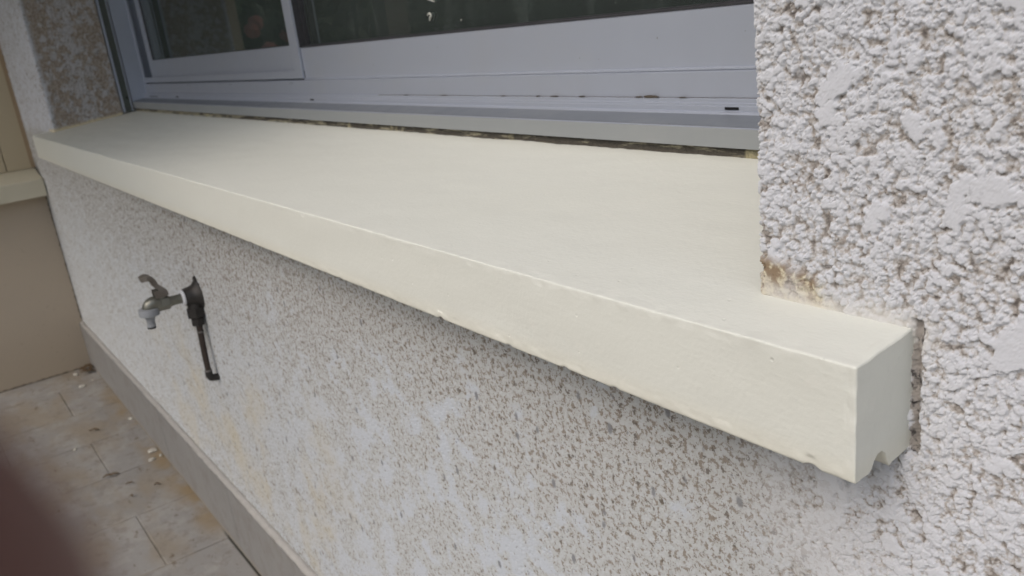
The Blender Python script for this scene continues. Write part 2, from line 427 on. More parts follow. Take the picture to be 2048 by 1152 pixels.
# ------------------------------------------------------------------ window sill
def sill_obj():
    r = .0015; D = .285
    def topz(y): return SS * (y + SD)
    prof = []
    def arc(cx, cz, r, a0, a1, n=6):
        for a in np.linspace(a0, a1, n): prof.append((cx + r * math.cos(a), cz + r * math.sin(a)))
    def seg(a, b, n):
        for t in np.linspace(0, 1, n + 2)[1:-1]: prof.append((a[0] + (b[0] - a[0]) * t, a[1] + (b[1] - a[1]) * t))
    prof.append((D, topz(D)))
    seg((D, topz(D)), (-SD + r, topz(-SD + r)), 110)
    arc(-SD + r, -r + .0003, r, math.pi / 2, math.pi, 7)
    seg((-SD, -r), (-SD, -SH + .002), 34)
    arc(-SD + .002, -SH + .002, .002, math.pi, 1.5 * math.pi, 4)
    seg((-SD + .003, -SH), (-.0365, -SH + .0005), 6)
    prof += [(-.0355, -SH + .0025), (-.0335, -SH + .0065), (-.0305, -SH + .0095), (-.0270, -SH + .0098), (-.0235, -SH + .0070), (-.0205, -SH + .0010), (-.0185, -SH - .0028), (-.0155, -SH - .0020)]
    seg((-.0155, -SH - .0020), (.012, -SH + .001), 10)
    prof.append((.012, -SH + .001)); prof.append((D, -SH + .001))
    prof = np.array(prof)
    n = len(prof)
    xs = graded(SL, -.0035, lambda x: max(.0011, 1.1 * ((x - CAM.x) ** 2 + .17) / (PX * .42)))
    c = prof.mean(0)
    # polygon inward offset for rounded ends
    d = np.roll(prof, -1, 0) - np.roll(prof, 1, 0); nn = np.stack([-d[:, 1], d[:, 0]], 1); nn /= np.linalg.norm(nn, axis=1)[:, None]
    area = .5 * np.sum(prof[:, 0] * np.roll(prof[:, 1], -1) - np.roll(prof[:, 0], -1) * prof[:, 1])
    if area < 0: nn = -nn
    rings = []
    rr = .0013
    def ring(x, inset): q = prof + nn * inset; return np.stack([np.full(n, x), q[:, 0], q[:, 1]], 1)
    for a in (90, 60, 30): rings.append(ring(SL + rr - rr * math.sin(R(a)), rr * (1 - math.cos(R(a)))))
    for x in xs[1:]: rings.append(ring(x, 0))
    for a in (25, 45, 68, 90): rings.append(ring(-rr + rr * math.sin(R(a)), rr * (1 - math.cos(R(a)))))
    V = np.concatenate(rings); m = len(rings)
    # chipped, hand-painted irregularity
    for i in range(len(V)):
        x, y, z = V[i]
        if x < -1.9: amp = .5
        else: amp = 1
        p = Vector((x * 14, y * 30, z * 30)); q = Vector((x * 70, y * 90, z * 90)); w = Vector((x * 200, y * 200, z * 200))
        low = mn.noise(p) * .0007
        edge = 0
        eb = abs(z + SH) < .006; et = abs(z) < .004 and y < -SD + .006; ee = x > -.006
        if eb or et or ee: edge = 1
        e = mn.noise(q) * .0006 + mn.noise(w) * .00028
        fy = low + (e * 1.2 if edge else e * .10)
        V[i, 1] += -fy if y < -.04 else 0
        V[i, 2] += (low * .7 + (e * (1.3 if eb else .9) if edge else e * .08))
        if ee and i < (m - 1) * n: V[i, 0] += e * .4 + mn.noise(Vector((0, y * 30, z * 30))) * .0009
        if eb and mn.noise(Vector((x * 55, 3, 1))) > .28: V[i, 2] += .0016 * (mn.noise(Vector((x * 55, 3, 1))) - .28) * 4
    F = []
    idx = np.arange(n * m).reshape(m, n)
    a = idx[:-1]; b = idx[1:]
    F = np.stack([a, b, np.roll(b, -1, 1), np.roll(a, -1, 1)], -1).reshape(-1, 4)
    me = bpy.data.meshes.new('window_sill')
    faces = [tuple(int(k) for k in f) for f in F] + [tuple(int(k) for k in idx[0][::1]), tuple(int(k) for k in idx[-1][::-1])]
    me.from_pydata([tuple(v) for v in V], [], faces)
    bm = bmesh.new(); bm.from_mesh(me)
    big = [f for f in bm.faces if len(f.verts) > 4]
    bmesh.ops.triangulate(bm, faces=big)
    bmesh.ops.recalc_face_normals(bm, faces=bm.faces); bm.to_mesh(me); bm.free()
    for p in me.polygons: p.use_smooth = not (p.vertices[0] >= (m - 1) * n and all(k >= (m - 1) * n for k in p.vertices))
    return link('window_sill', me, M['sill'])
tag(sill_obj(), 'long cream painted masonry sill with a square end, under the big window', 'window sill')

# ------------------------------------------------------------------ mortar joint under the frame
def joint():
    xs = graded(RL + .001, RR + .02, lambda x: max(.0012, ((x - CAM.x) ** 2 + .3) / (PX * .5)))
    rows = np.linspace(0, 1, 9)
    V, n = [], len(rows)
    for x in xs:
        for t in rows:
            z = .0285 + t * .018
            y = .2545 + .004 * t + mn.noise(Vector((x * 60, z * 200, 0))) * .0022 + mn.noise(Vector((x * 14, 5, 0))) * .0015
            V.append((x, y, z))
    i = np.arange(len(xs) * n).reshape(len(xs), n)
    F = np.stack([i[:-1, :-1], i[1:, :-1], i[1:, 1:], i[:-1, 1:]], -1).reshape(-1, 4)
    # close the strip at the back so that it has body
    Vb = [(v[0], .272, v[2]) for v in V]; V = V + Vb; F2 = F[:, ::-1] + len(xs) * n
    top = np.stack([i[:-1, -1], i[1:, -1], i[1:, -1] + len(xs) * n, i[:-1, -1] + len(xs) * n], -1)
    return mesh_np('mortar_joint', V, np.concatenate([F, F2, top]), M['mortar'])
tag(joint(), 'dirty flaking mortar joint between the cream sill and the aluminium window', 'mortar joint')

# ------------------------------------------------------------------ sliding window
win = empty('sliding_window', ((RL + RR) / 2, .28, .05))
tag(win, 'grey aluminium sliding window with two dark glass panes set back in the wall', 'window')
X0, X1 = RL + .001, RR + .03
zt = 1.245
track = prism_x('bottom_track', [
    (.251, .0425), (.2505, .0612), (.2525, .0628), (.2835, .0690), (.2845, .0714), (.2862, .0718), (.2885, .0722), (.2885, .0772),
    (.2900, .0776), (.2900, .0800), (.2925, .0806), (.2925, .0842), (.2965, .0846), (.2965, .0838), (.2985, .0838), (.2985, .1122), (.3035, .1135), (.345, .1140),
    (.345, .05), (.300, .0425)], X0, X1, M['alu'], win)
prism_x('base_strip', [(.2502, .0422), (.2496, .0615), (.2508, .0615), (.2512, .0422)], X0, X1, M['alu_base'], win)
prism_x('seam_dark_strip', [(.2964, .0836), (.2964, .0846), (.2990, .0850), (.2990, .0836)], -1.15, X1 - .004, M['grime_seam'], win)  # thin dark strip along the track seam
prism_x('slope_dark_sheet', [(.2520, .0629), (.2522, .0634), (.2838, .0696), (.2838, .0690)], X0 + .002, X1 - .002, M['alu_slope'], win)  # thin sheet carrying the slope's painted dark reflection
# drain slots and the small clips on the track
for xa, xb in ((-.365, -.347), (-1.432, -1.416), (-2.40, -2.375)):
    prism_x('drain_slot', [(.2878, .0738), (.2878, .0766), (.2889, .0766), (.2889, .0738)], xa, xb, M['black'], win)
prism_x('drain_slot', [(.2878, .0738), (.2878, .0756), (.2889, .0756), (.2889, .0738)], -2.70, -2.60, M['black'], win)
for xx in (-2.685, -2.284, -1.925, -1.537):
    bm = bmesh.new(); box_into(bm, (xx - .012, .2972, .1060), (xx + .004, .2992, .1105)); box_into(bm, (xx - .012, .2965, .1060), (xx - .006, .2999, .1085))
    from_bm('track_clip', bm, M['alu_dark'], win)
# moss / dirt beads in the track seam
def dirt_bead(xc, L, h):
    bm = bmesh.new(); bmesh.ops.create_icosphere(bm, subdivisions=3, radius=1)
    for v in bm.verts:
        k = 1 + .35 * mn.noise(v.co * 2.5 + Vector((xc * 50, 0, 0)))
        v.co = Vector((xc + v.co.x * L * k, .2955 + v.co.y * .0022 * k, .0852 + v.co.z * h * k))
    return from_bm('dirt_bead', bm, M['grime_seam'], win, smooth=True)
for a in ((-.478, .012, .0022), (-.498, .006, .0010), (-.60, .006, .0008), (-.655, .009, .0008), (-.69, .004, .0007), (-.77, .006, .0006), (-.93, .010, .0006), (-1.05, .008, .0005), (-.43, .006, .0006)): dirt_bead(*a)
# jambs and head
prism_z('jamb', [(RL, .250), (RL + .004, .250), (RL + .004, .300), (RL + .016, .301), (RL + .016, .308), (RL + .003, .309), (RL + .003, .332), (RL, .345)], .060, zt, M['alu'], win)
prism_z('jamb', [(X1, .250), (X1 - .004, .250), (X1 - .004, .345), (X1, .345)], .062, zt, M['alu'], win)
prism_x('head', [(.250, zt - .05), (.345, zt - .05), (.345, zt + .01), (.250, zt + .01)], X0, X1, M['alu'], win)
# roller shutter guide on the left
gd = prism_z('shutter_guide', [(RL - .002, .2155), (RL + .0035, .2155), (RL + .0035, .2225), (RL + .0012, .2225), (RL + .0012, .2425), (RL + .006, .2425), (RL + .006, .2458), (RL - .002, .2458)], .0345, zt, M['alu'], win)
box('guide_channel', (RL + .0008, .2227, .034), (RL + .0020, .2423, zt), M['channel'], gd)
lathe('screw', [(0, .003), (.0012, .003), (.0018, .001)], (RL + .0019, .236, .078), (1, 0, 0), M['black'], gd, 12)
gd2 = prism_z('shutter_guide', [(RR + .008, .2155), (RR + .0015, .2155), (RR + .0015, .2458), (RR + .008, .2458)], .0345, zt, M['alu'], win)

def sash(name_x, x0, x1, yf, lip, zb, zg, stile, lipw):
    """sash with outer lip (proud), recessed rail, gasket and pane"""
    e = empty('sash', ((x0 + x1) / 2, yf, zb)); e.parent = win; e.matrix_parent_inverse = parent_matrix(win).inverted()
    return e
# front (left) sash
s1 = sash(0, -2.69, -1.475, .300, 1, .118, .184, .04, .014)
tag(s1, 'narrower front sash on the left with a raised lip')
Lx, Rx = -2.70, -1.4765
bm = bmesh.new()
def frame_prism(bm, x0, x1, z0, z1, wl, wr, wb, wtp, y0, y1):
    box_into(bm, (x0, y0, z0), (x1, y1, z0 + wb)); box_into(bm, (x0, y0, z1 - wtp), (x1, y1, z1))
    box_into(bm, (x0, y0, z0 + wb), (x0 + wl, y1, z1 - wtp)); box_into(bm, (x1 - wr, y0, z0 + wb), (x1, y1, z1 - wtp))
box_into(bm, (RL + .016, .3000, .1165), (Rx, .3045, .1325)); box_into(bm, (Rx - .040, .3000, .1325), (Rx, .3045, zt - .06))
from_bm('sash_lip', bm, M['alu'], s1, bevel=.0008)
bm = bmesh.new()
box_into(bm, (Lx, .3105, .132), (Rx - .002, .328, .1835)); box_into(bm, (Lx, .3105, .1835), (Lx + .050, .328, zt - .06)); box_into(bm, (Rx - .036, .3047, .132), (Rx - .002, .328, zt - .06))
from_bm('sash_rail', bm, M['alu'], s1, bevel=.0008)
box('gasket', (Lx + .050, .3110, .1837), (Rx - .038, .3150, .1855), M['rubber'], s1)
box('gasket', (Lx + .0502, .3108, .1838), (Lx + .064, .3150, zt - .062), M['rubber'], s1)
box('glass_pane', (Lx + .052, .3118, .1845), (Rx - .0365, .3148, zt - .062), M['glass'], s1)
# rear (right) sash
s2 = sash(0, -1.55, RR, .322, 1, .115, .177, .04, 0)
tag(s2, 'wide rear sash on the right with black rubber gasket')
Rz = X1 - .004
bm = bmesh.new()
prof = [(.3018, .1138), (.3015, .1158), (.3050, .1168), (.3050, .1762), (.3085, .1772), (.350, .1772), (.350, .1138)]
prism_x('sash_rail', prof, -1.474, Rz, M['alu'], s2)
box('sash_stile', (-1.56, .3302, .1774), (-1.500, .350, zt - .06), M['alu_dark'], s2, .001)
box('sash_stile', (Rz - .05, .3052, .1774), (Rz, .350, zt - .06), M['alu'], s2, .001)
prism_x('gasket', [(.3075, .1774), (.3075, .1792), (.3110, .1802), (.3110, .1815), (.326, .1815), (.326, .1774)], -1.475, Rz - .05, M['rubber'], s2)
box('gasket', (-1.500, .3180, .1776), (-1.470, .3265, zt - .062), M['rubber'], s2)
box('glass_pane', (-1.52, .3265, .1776), (Rz - .045, .3295, zt - .062), M['glass'], s2)
box('interlock_seal', (-1.4785, .3047, .1780), (-1.4755, .3180, zt - .06), M['rubber'], s2)
# droppings on the pane
bd = simple('dried_droppings', (.62, .62, .57), (.5, .5, .45), .9)
tube('dropping', [(-.995, .3258, .2075), (-.988, .3258, .2105), (-.984, .3258, .2070), (-.9875, .3258, .2030), (-.990, .3258, .1990)], [.0008, .0015, .0017, .0017, .0008], bd, s2, 8)
tube('dropping', [(-.990, .3258, .232), (-.975, .3258, .2285), (-.968, .3258, .2265)], [.0005, .0011, .0006], bd, s2, 8)
tube('dropping', [(-.900, .3258, .1935), (-.898, .3258, .1955)], [.0008, .0006], bd, s2, 8)

# ------------------------------------------------------------------ room behind the glass
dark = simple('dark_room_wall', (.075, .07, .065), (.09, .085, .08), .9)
curtain = simple('net_curtain', (.30, .30, .30), (.22, .22, .22), .9)
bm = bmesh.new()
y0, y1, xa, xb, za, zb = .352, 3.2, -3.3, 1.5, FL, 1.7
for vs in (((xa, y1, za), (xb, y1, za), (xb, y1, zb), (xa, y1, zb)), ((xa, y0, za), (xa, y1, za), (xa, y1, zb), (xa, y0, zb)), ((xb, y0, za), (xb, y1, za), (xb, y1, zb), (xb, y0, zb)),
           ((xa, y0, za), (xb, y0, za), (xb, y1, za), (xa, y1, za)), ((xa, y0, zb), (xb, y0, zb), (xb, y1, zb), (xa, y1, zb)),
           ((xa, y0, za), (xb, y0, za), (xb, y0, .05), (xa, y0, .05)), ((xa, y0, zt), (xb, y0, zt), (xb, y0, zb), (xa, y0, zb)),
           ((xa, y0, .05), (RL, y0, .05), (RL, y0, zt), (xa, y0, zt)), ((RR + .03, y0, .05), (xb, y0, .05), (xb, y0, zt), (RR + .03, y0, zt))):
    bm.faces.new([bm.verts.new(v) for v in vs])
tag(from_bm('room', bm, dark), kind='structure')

# ------------------------------------------------------------------ skirting of stone tiles
def skirt_mat():
    g = G('grey_stone_skirting')
    c = g.mix(g.noise(7, 3), (.30, .295, .285), (.25, .245, .235)); c = g.mix(g.ss(g.noise(24, 5, .7), .46, .66) * .5, c, (.22, .20, .18))
    c = g.mix(g.ss(g.z + g.noise(20) * .02, FL + .035, FL + .008) * .45, c, (.33, .27, .18))
    g.bsdf(c, .6, spec=.3).bump(g.noise(90, 3), .0012); return g.m
M['skirt'] = skirt_mat()
sk = empty('stone_skirting', (-1.6, 0, FL)); tag(sk, 'grey stone skirting tiles along the foot of the roughcast wall', 'skirting')
edges = [XL, -2.82, -2.22, -1.6235, -1.03, -.43, .17, .77, 1.37]
for i, (a, b) in enumerate(zip(edges, edges[1:])):
    dz = random.uniform(-.002, .002); dy = random.uniform(-.0008, .0008)
    box('skirting_tile', (a + .0008, -.0137 + dy, FL + .002), (b - .0008, .006, -.7704 - .0045 + dz), M['skirt'], sk, .0012)
capm = simple('pale_skirting_grout', (.47, .455, .43), (.36, .345, .32), .9, ns=60, bump=(150, .002))
def cap():
    xs = np.arange(XL, XE, .006); V = []; pr = [(-.0125, -.776), (-.0118, -.7715), (-.0065, -.7672), (.003, -.764), (.004, -.776)]
    for x in xs:
        for y, z in pr: V.append((x, y + mn.noise(Vector((x * 40, y * 50, 0))) * .0022, z + mn.noise(Vector((x * 25, 9, z * 30))) * .0022))
    i = np.arange(len(V)).reshape(len(xs), len(pr))
    F = np.stack([i[:-1, :-1], i[1:, :-1], i[1:, 1:], i[:-1, 1:]], -1).reshape(-1, 4)
    return mesh_np('grout_line', V, F, capm, sk)
cap()

# ------------------------------------------------------------------ terrace floor, lawn
def floor_mat():
    g = G('worn_stone_paving')
    u = g.y + .167 - .0; v = g.x + 1.713
    # courses across x (0.2937 wide), joints along y staggered every other course
    row = g.math('FLOOR', v / .2937); fv = v / .2937 - row
    odd = g.math('MODULO', g.math('ABSOLUTE', row), 2.0)
    L = .46
    uu = (u + (odd.inv()) * (L / 2)) / L; cu = g.math('FLOOR', uu); fu = uu - cu
    ev = fv.min(fv.inv()) * .2937; eu = fu.min(fu.inv()) * L
    wob = (g.noise(35, 3) - .5) * .0035
    jn = g.ss((ev.min(eu) + wob), .0012, .0034).inv()
    rnd = g.noise(1.0, 0, p=g.vec(cu * 7.31, row * 3.7, 0.0))
    c = g.mix(rnd, (.28, .27, .255), (.34, .33, .315)); c = g.mix(g.ss(g.noise(11, 5, .7), .45, .62) * .6, c, (.40, .385, .36))
    c = g.mix(g.ss(g.noise(1, 3, .6, p=g.vec(g.x * 3.2, g.y * 8, 0.0)), .40, .66) * .8, c, (.30, .255, .195))
    c = g.mix(g.ss(g.noise(30, 5, .75), .5, .66) * .5, c, (.21, .18, .15))
    wallside = g.ss(g.y, -.085, -.02) * g.ss(g.noise(9, 3), .35, .62) * g.ss(g.x, -1.7, -1.85) * g.ss(g.x, -3.2, -2.8)
    c = g.mix(wallside * .85, c, (.30, .22, .12))
    c = g.mix(g.ss(g.noise(1, 5, .75, p=g.vec(g.x * 16, g.y * 30, 2.0)), .60, .68) * .8, c, (.13, .09, .05))
    sgap = g.ss(g.y, -.021, -.0165) * g.ss(g.x, -1.78, -1.70)
    jc = g.mix(g.ss(g.noise(12, 3), .4, .6), (.36, .32, .26), (.10, .085, .06))
    c = g.mix(jn * g.ss(g.noise(5, 2), .3, .6).max(.35) * .6, c, jc); c = g.mix(sgap * .9, c, (.03, .028, .02))
    g.bsdf(c, .62, spec=.35)
    g.bump(jn * -1.2 + g.noise(18, 4, .6) * .7 + g.noise(140, 3) * .25, .0018); return g.m
def plane(name, x0, x1, y0, y1, z, mat, n=1):
    us = np.linspace(x0, x1, n + 1); vs = np.linspace(y0, y1, n + 1)
    P, F = grid(us, vs, lambda U, V: np.stack([U, V, 0 * U + z], -1)); return mesh_np(name, P, F, mat)
tag(plane('terrace_floor', -3.9, 3.2, -2.3, .05, FL, floor_mat()), kind='structure')
lawn = simple('lawn_green', (.055, .085, .025), (.085, .105, .04), .95, ns=6, bump=(60, .02))
tag(plane('lawn', -70, 70, -90, 40, FL - .05, lawn), kind='structure')

# ------------------------------------------------------------------ side wall with its own sill and panel
def plaster():
    g = G('beige_smooth_render')
    c = g.mix(g.noise(3, 3), (.56, .475, .37), (.49, .42, .335)); c = g.mix(g.ss(g.z, FL + .32, FL + .01) * .35, c, (.33, .26, .17))
    c = g.mix(g.ss(g.noise(90, 2), .68, .74) * .2, c, (.2, .16, .12))
    c = g.mix(g.ss(g.y + (g.noise(70, 3) - .5) * .012, -.0045, .0), c, (.08, .07, .055))
    c = g.mix(g.ss(g.z + (g.noise(60, 3) - .5) * .014, FL + .007, FL + .002), c, (.12, .095, .065))
    g.bsdf(c, .85, spec=.2).bump(g.noise(240, 3, .6), .0007); return g.m
sw = box('side_wall', (XL - .34, -.40, FL), (XL, .02, -.246), plaster())
tag(sw, 'low smooth beige wall meeting the roughcast at the far left corner', 'wall')
bm = bmesh.new()
pr = [(-3.31, -.249), (-3.31, -.188), (-3.3125, -.1855), (-3.46, -.154), (-3.74, -.154), (-3.74, -.2455), (-3.36, -.2455), (-3.355, -.249)]
A = [bm.verts.new((x, -.43, z)) for x, z in pr]; B = [bm.verts.new((x, -.004, z)) for x, z in pr]
for i in range(len(pr)): bm.faces.new((A[i], A[(i + 1) % len(pr)], B[(i + 1) % len(pr)], B[i]))
bm.faces.new(A); bm.faces.new(B[::-1])
M['sill2'] = simple('cream_side_paint', (.66, .62, .49), (.60, .56, .43), .6, ns=6, bump=(160, .0006))
tag(from_bm('side_sill', bm, M['sill2'], bevel=.0015), 'short cream sill on top of the low beige side wall', 'window sill')
pm = simple('beige_panel_paint', (.56, .475, .33), (.52, .44, .30), .55, ns=4, bump=(200, .0003))
pan = empty('beige_panel', (XL - .1, -.2, -.154)); tag(pan, 'tall smooth beige panel with a vertical groove standing on the short side sill', 'panel')
for a, b, dx in ((-.275, -.0985, 0), (-.0955, .004, .0)):
    box('board', (-3.50, a, -.1535), (-3.452 + dx, b, 1.5), pm, pan, .001)
box('backing_board', (-3.56, -.275, -.1535), (-3.501, .0, 1.5), pm, pan)
strip = simple('ochre_edge_strip', (.42, .31, .20), (.36, .27, .17), .7)
box('edge_strip', (-3.4519, -.014, -.153), (-3.446, .002, 1.5), strip, pan)

pr_ = empty('shade_roof', (-3.0, -.9, 1.36)); tag(pr_, 'flat roof added out of view over the left end, to shade the tap corner', 'porch roof')  # unseen roof and post, added to dim the light at this end
box('slab', (-5.2, -1.9, 1.36), (-1.2, -.004, 1.50), simple('shade_roof_soffit', (.30, .28, .25), (.26, .24, .21), .9), pr_, .01)
box('post', (-4.6, -1.65, FL - .04), (-4.45, -1.50, 1.3595), simple('shade_roof_post', (.32, .27, .21), (.28, .24, .19), .8), pr_, .008)

# ------------------------------------------------------------------ garden tap
TX = -1.50
tap = empty('garden_tap', (TX, 0, -.27)); tag(tap, 'grey outdoor tap with lever handle on dark pipework, fixed to the roughcast wall', 'tap')
M['cast'] = simple('dark_bronze_fitting', (.035, .033, .032), (.065, .06, .055), .5, .5, ns=60, bump=(200, .0008))
M['pipe'] = simple('dark_copper_pipe', (.05, .042, .038), (.085, .065, .055), .45, .6, ns=50)
M['zinc'] = simple('dull_nickel_brass', (.27, .265, .235), (.19, .19, .15), .42, .75, ns=60, bump=(160, .0004))
M['plastic'] = simple('grey_plastic', (.30, .315, .33), (.27, .28, .295), .5)
M['tape'] = simple('white_thread_tape', (.80, .81, .84), (.72, .73, .76), .8, bump=(300, .0008))
# wall-plate elbow: flared back, barrel forward, socket down
back = lathe('wall_elbow', [(0, .031), (.003, .031), (.006, .027), (.012, .0215), (.020, .0195), (.0300, .0185), (.0310, .0165)], (TX, .0015, -.275), (0, -1, 0), M['cast'], tap)
lathe('elbow_socket', [(0, .0125), (.020, .0145), (.028, .0150), (.036, .0140)], (TX, -.013, -.272), (0.02, -.02, -1), M['cast'], tap)
lathe('ear', [(0, .0105), (.004, .0105), (.005, .008)], (TX, .001, -.247), (0, -1, 0), M['cast'], tap, 16)
lathe('thread_tape', [(0, .0150), (.001, .0162), (.0045, .0158), (.0055, .0135)], (TX, -.0300, -.2745), (0, -1, 0), M['tape'], tap)
lathe('lock_nut', [(0, .0165), (.0015, .0192), (.0185, .0192), (.0200, .017)], (TX, -.0140, -.3005), (0, -.02, -1), M['cast'], tap, 6, False)
lathe('lock_nut', [(0, .0122), (.001, .0140), (.015, .0140), (.0165, .0120)], (TX, -.0145, -.3220), (0, -.02, -1), M['cast'], tap, 6, False)
tube('supply_pipe', [(TX, -.0142, -.330), (TX, -.0150, -.355), (TX, -.0170, -.400), (TX, -.0182, -.442), (TX, -.0185, -.447)], [.0072, .0064, .0062, .0062, .0062], M['pipe'], tap)
tube('pipe_elbow', [(TX, -.0182, -.440), (TX, -.0180, -.4505), (TX, -.0150, -.4575), (TX, -.0060, -.4600), (TX, .008, -.4600)], [.0076, .0078, .0078, .0076, .0076], M['cast'], tap)
M['solder'] = simple('solder_ring', (.20, .19, .18), (.15, .14, .13), .4, .6)
lathe('solder_joint', [(0, .0068), (.001, .0076), (.003, .0072)], (TX, -.0149, -.352), (0, 0, -1), M['solder'], tap, 20)
lathe('solder_joint', [(0, .0066), (.0015, .0082), (.0035, .0079)], (TX, -.0181, -.4385), (0, 0, -1), M['solder'], tap, 20)
# tap body: threaded neck, hexagonal barrel, curved spout
lathe('neck', [(0, .0098), (.016, .0098), (.018, .0105), (.026, .0105)], (TX, -.0350, -.2745), (0, -1, .01), M['zinc'], tap)
lathe('barrel', [(0, .0120), (.0015, .0150), (.024, .0150), (.027, .0130)], (TX, -.0590, -.2735), (0, -1, .01), M['zinc'], tap, 6, False)
tube('spout', [(TX, -.078, -.2725), (TX, -.090, -.2695), (TX, -.0975, -.2720), (TX, -.1010, -.2795), (TX, -.1015, -.2890)], [.0138, .0140, .0128, .0115, .0105], M['zinc'], tap)
lathe('bonnet', [(0, .0095), (.012, .0090), (.014, .0070), (.021, .0065)], (TX, -.0720, -.266), (0, -.06, 1), M['zinc'], tap, 20)
# lever: bent plate rising from the bonnet and sweeping forward
def lever():
    path = [(-.0640, -.2570), (-.0660, -.2470), (-.0720, -.2410), (-.0790, -.2330), (-.0810, -.2240), (-.0860, -.2170), (-.0930, -.2145), (-.1030, -.2165)]
    wd = [.013, .0140, .0135, .0115, .0115, .0140, .0145, .0080]; t = .0050; bm = bmesh.new(); rings = []
    for i, (y, z) in enumerate(path):
        a = Vector(path[max(i - 1, 0)]); b = Vector(path[min(i + 1, len(path) - 1)]); d = (b - a).normalized(); nx = Vector((-d.y, d.x))
        w = wd[i]
        rings.append([bm.verts.new((TX + sx * w, y + nx.x * s * t, z + nx.y * s * t)) for sx, s in ((-1, -1), (1, -1), (1, 1), (-1, 1))])
    for a, b in zip(rings, rings[1:]):
        for i in range(4): bm.faces.new((a[i], a[(i + 1) % 4], b[(i + 1) % 4], b[i]))
    bm.faces.new(rings[0]); bm.faces.new(rings[-1][::-1])
    box_into(bm, (TX - .0125, -.0850, -.2590), (TX - .0100, -.0630, -.2440)); box_into(bm, (TX + .0100, -.0850, -.2590), (TX + .0125, -.0630, -.2440))
    return from_bm('lever_handle', bm, M['lever'], tap, bevel=.0006)
M['lever'] = simple('worn_brown_lever', (.13, .105, .085), (.25, .235, .21), .5, .5, ns=45)
lever()
cp_ = lathe('hose_connector', [(0, .0165), (.001, .0190), (.0035, .0198), (.014, .0196), (.0155, .0170), (.0165, .0110), (.022, .0088), (.028, .0080), (.033, .0078), (.034, .0086), (.036, .0086), (.0365, .0078), (.0385, .0078)],
      (TX, -.1010, -.2765), (0, -.06, -1), M['plastic'], tap, 40)
lathe('rubber_ring', [(0, .0079), (.0004, .0084), (.0028, .0084), (.0032, .0079)], (TX, -.1010 - .06 * .0385, -.3148), (0, -.06, -1), M['black'], cp_, 24)

# ------------------------------------------------------------------ debris on the terrace
chipm = simple('pale_mortar_chip', (.62, .60, .54), (.52, .49, .42), .95, ns=80)
leafm = simple('dry_brown_leaf', (.13, .085, .045), (.19, .13, .075), .9, ns=60)
def chip(x, y, s, mat, flat=.35):
    bm = bmesh.new(); bmesh.ops.create_icosphere(bm, subdivisions=2, radius=1)
    sd = Vector((x * 31, y * 57, 0)); an = random.random() * 3; ar = random.uniform(.5, 1)
    for v in bm.verts:
        k = 1 + .5 * mn.noise(v.co * 1.6 + sd); q = v.co * k
        xx = q.x * s; yy = q.y * s * ar
        v.co = Vector((x + xx * math.cos(an) - yy * math.sin(an), y + xx * math.sin(an) + yy * math.cos(an), FL + (q.z * flat + flat * .7) * s))
    return from_bm('mortar_chip' if mat is chipm else 'dry_leaf', bm, mat)
chips = [(-2.37, -.034, .013, 'flat pale mortar chip, largest of the three beside the skirting'), (-2.31, -.050, .010, 'pale mortar chip farthest from the skirting in the trio'),
         (-2.318, -.022, .008, 'small pale mortar chip touching the ochre stain in the trio'), (-2.588, -.216, .008, 'small pale chip alone on the middle of the paving'),
         (-3.323, -.084, .012, 'pale chip near the far corner by the clump of leaves'), (-3.162, -.091, .012, 'pale round chip a little in front of the far corner'),
         (-2.684, -.024, .009, 'pale chip close to the skirting beyond the trio'), (-3.20, -.045, .006, 'tiny pale chip beside the skirting near the far corner')]
for x, y, s, lb in chips: tag(chip(x, y, s, chipm), lb, 'mortar chip', 'pale mortar chips on the terrace')
def leaf(x, y, L, w, an, label, mat=leafm):
    n = 10; V = []; F = []
    for i in range(n + 1):
        t = i / n; ww = w * math.sin(math.pi * min(max(t, .03), .97)) ** .7
        lift = .004 * math.sin(t * 3.1) + mn.noise(Vector((x * 9, t * 3, 0))) * .004
        for s in (-1, 0, 1):
            px, py = (t - .5) * L, s * ww * .5
            V.append((x + px * math.cos(an) - py * math.sin(an), y + px * math.sin(an) + py * math.cos(an), FL + .003 + max(lift, 0) + abs(s) * .003))
    for i in range(n):
        for k in range(2):
            a = i * 3 + k; F.append((a, a + 1, a + 4, a + 3))
    o = mesh_np('dry_leaf', V, F, mat); so = o.modifiers.new('solid', 'SOLIDIFY'); so.thickness = .0006
    return tag(o, label, 'leaf', 'dry leaves on the terrace')
leaf(-2.30, -.168, .045, .010, 1.3, 'long curled brown leaf lying across the paving below the tap')
leaf(-2.20, -.139, .022, .006, 1.2, 'short dark leaf beside the long curled one')
leaf(-2.685, -.140, .035, .010, .9, 'dark brown leaf alone farther along the paving')
leaf(-2.12, -.152, .012, .007, .4, 'tiny dark leaf just in front of the long curled one')
leaf(-2.13, -.080, .018, .007, 1.0, 'small dark leaf near the ochre stain by the skirting')
cl = empty('leaf_clump', (-3.34, -.03, FL)); tag(cl, 'clump of dead brown leaves in the far corner against the skirting', 'leaf clump')
for i in range(16):
    o = leaf(-3.335 + random.uniform(-.035, .045), -.038 + random.uniform(-.022, .018), random.uniform(.02, .045), random.uniform(.008, .016), random.uniform(0, 6.3), None)
    for k in list(o.keys()): del o[k]
    o.name = 'leaf'; o.parent = cl; o.matrix_parent_inverse = Matrix.Translation(cl.location).inverted(); o.location.z = random.uniform(0, .014)

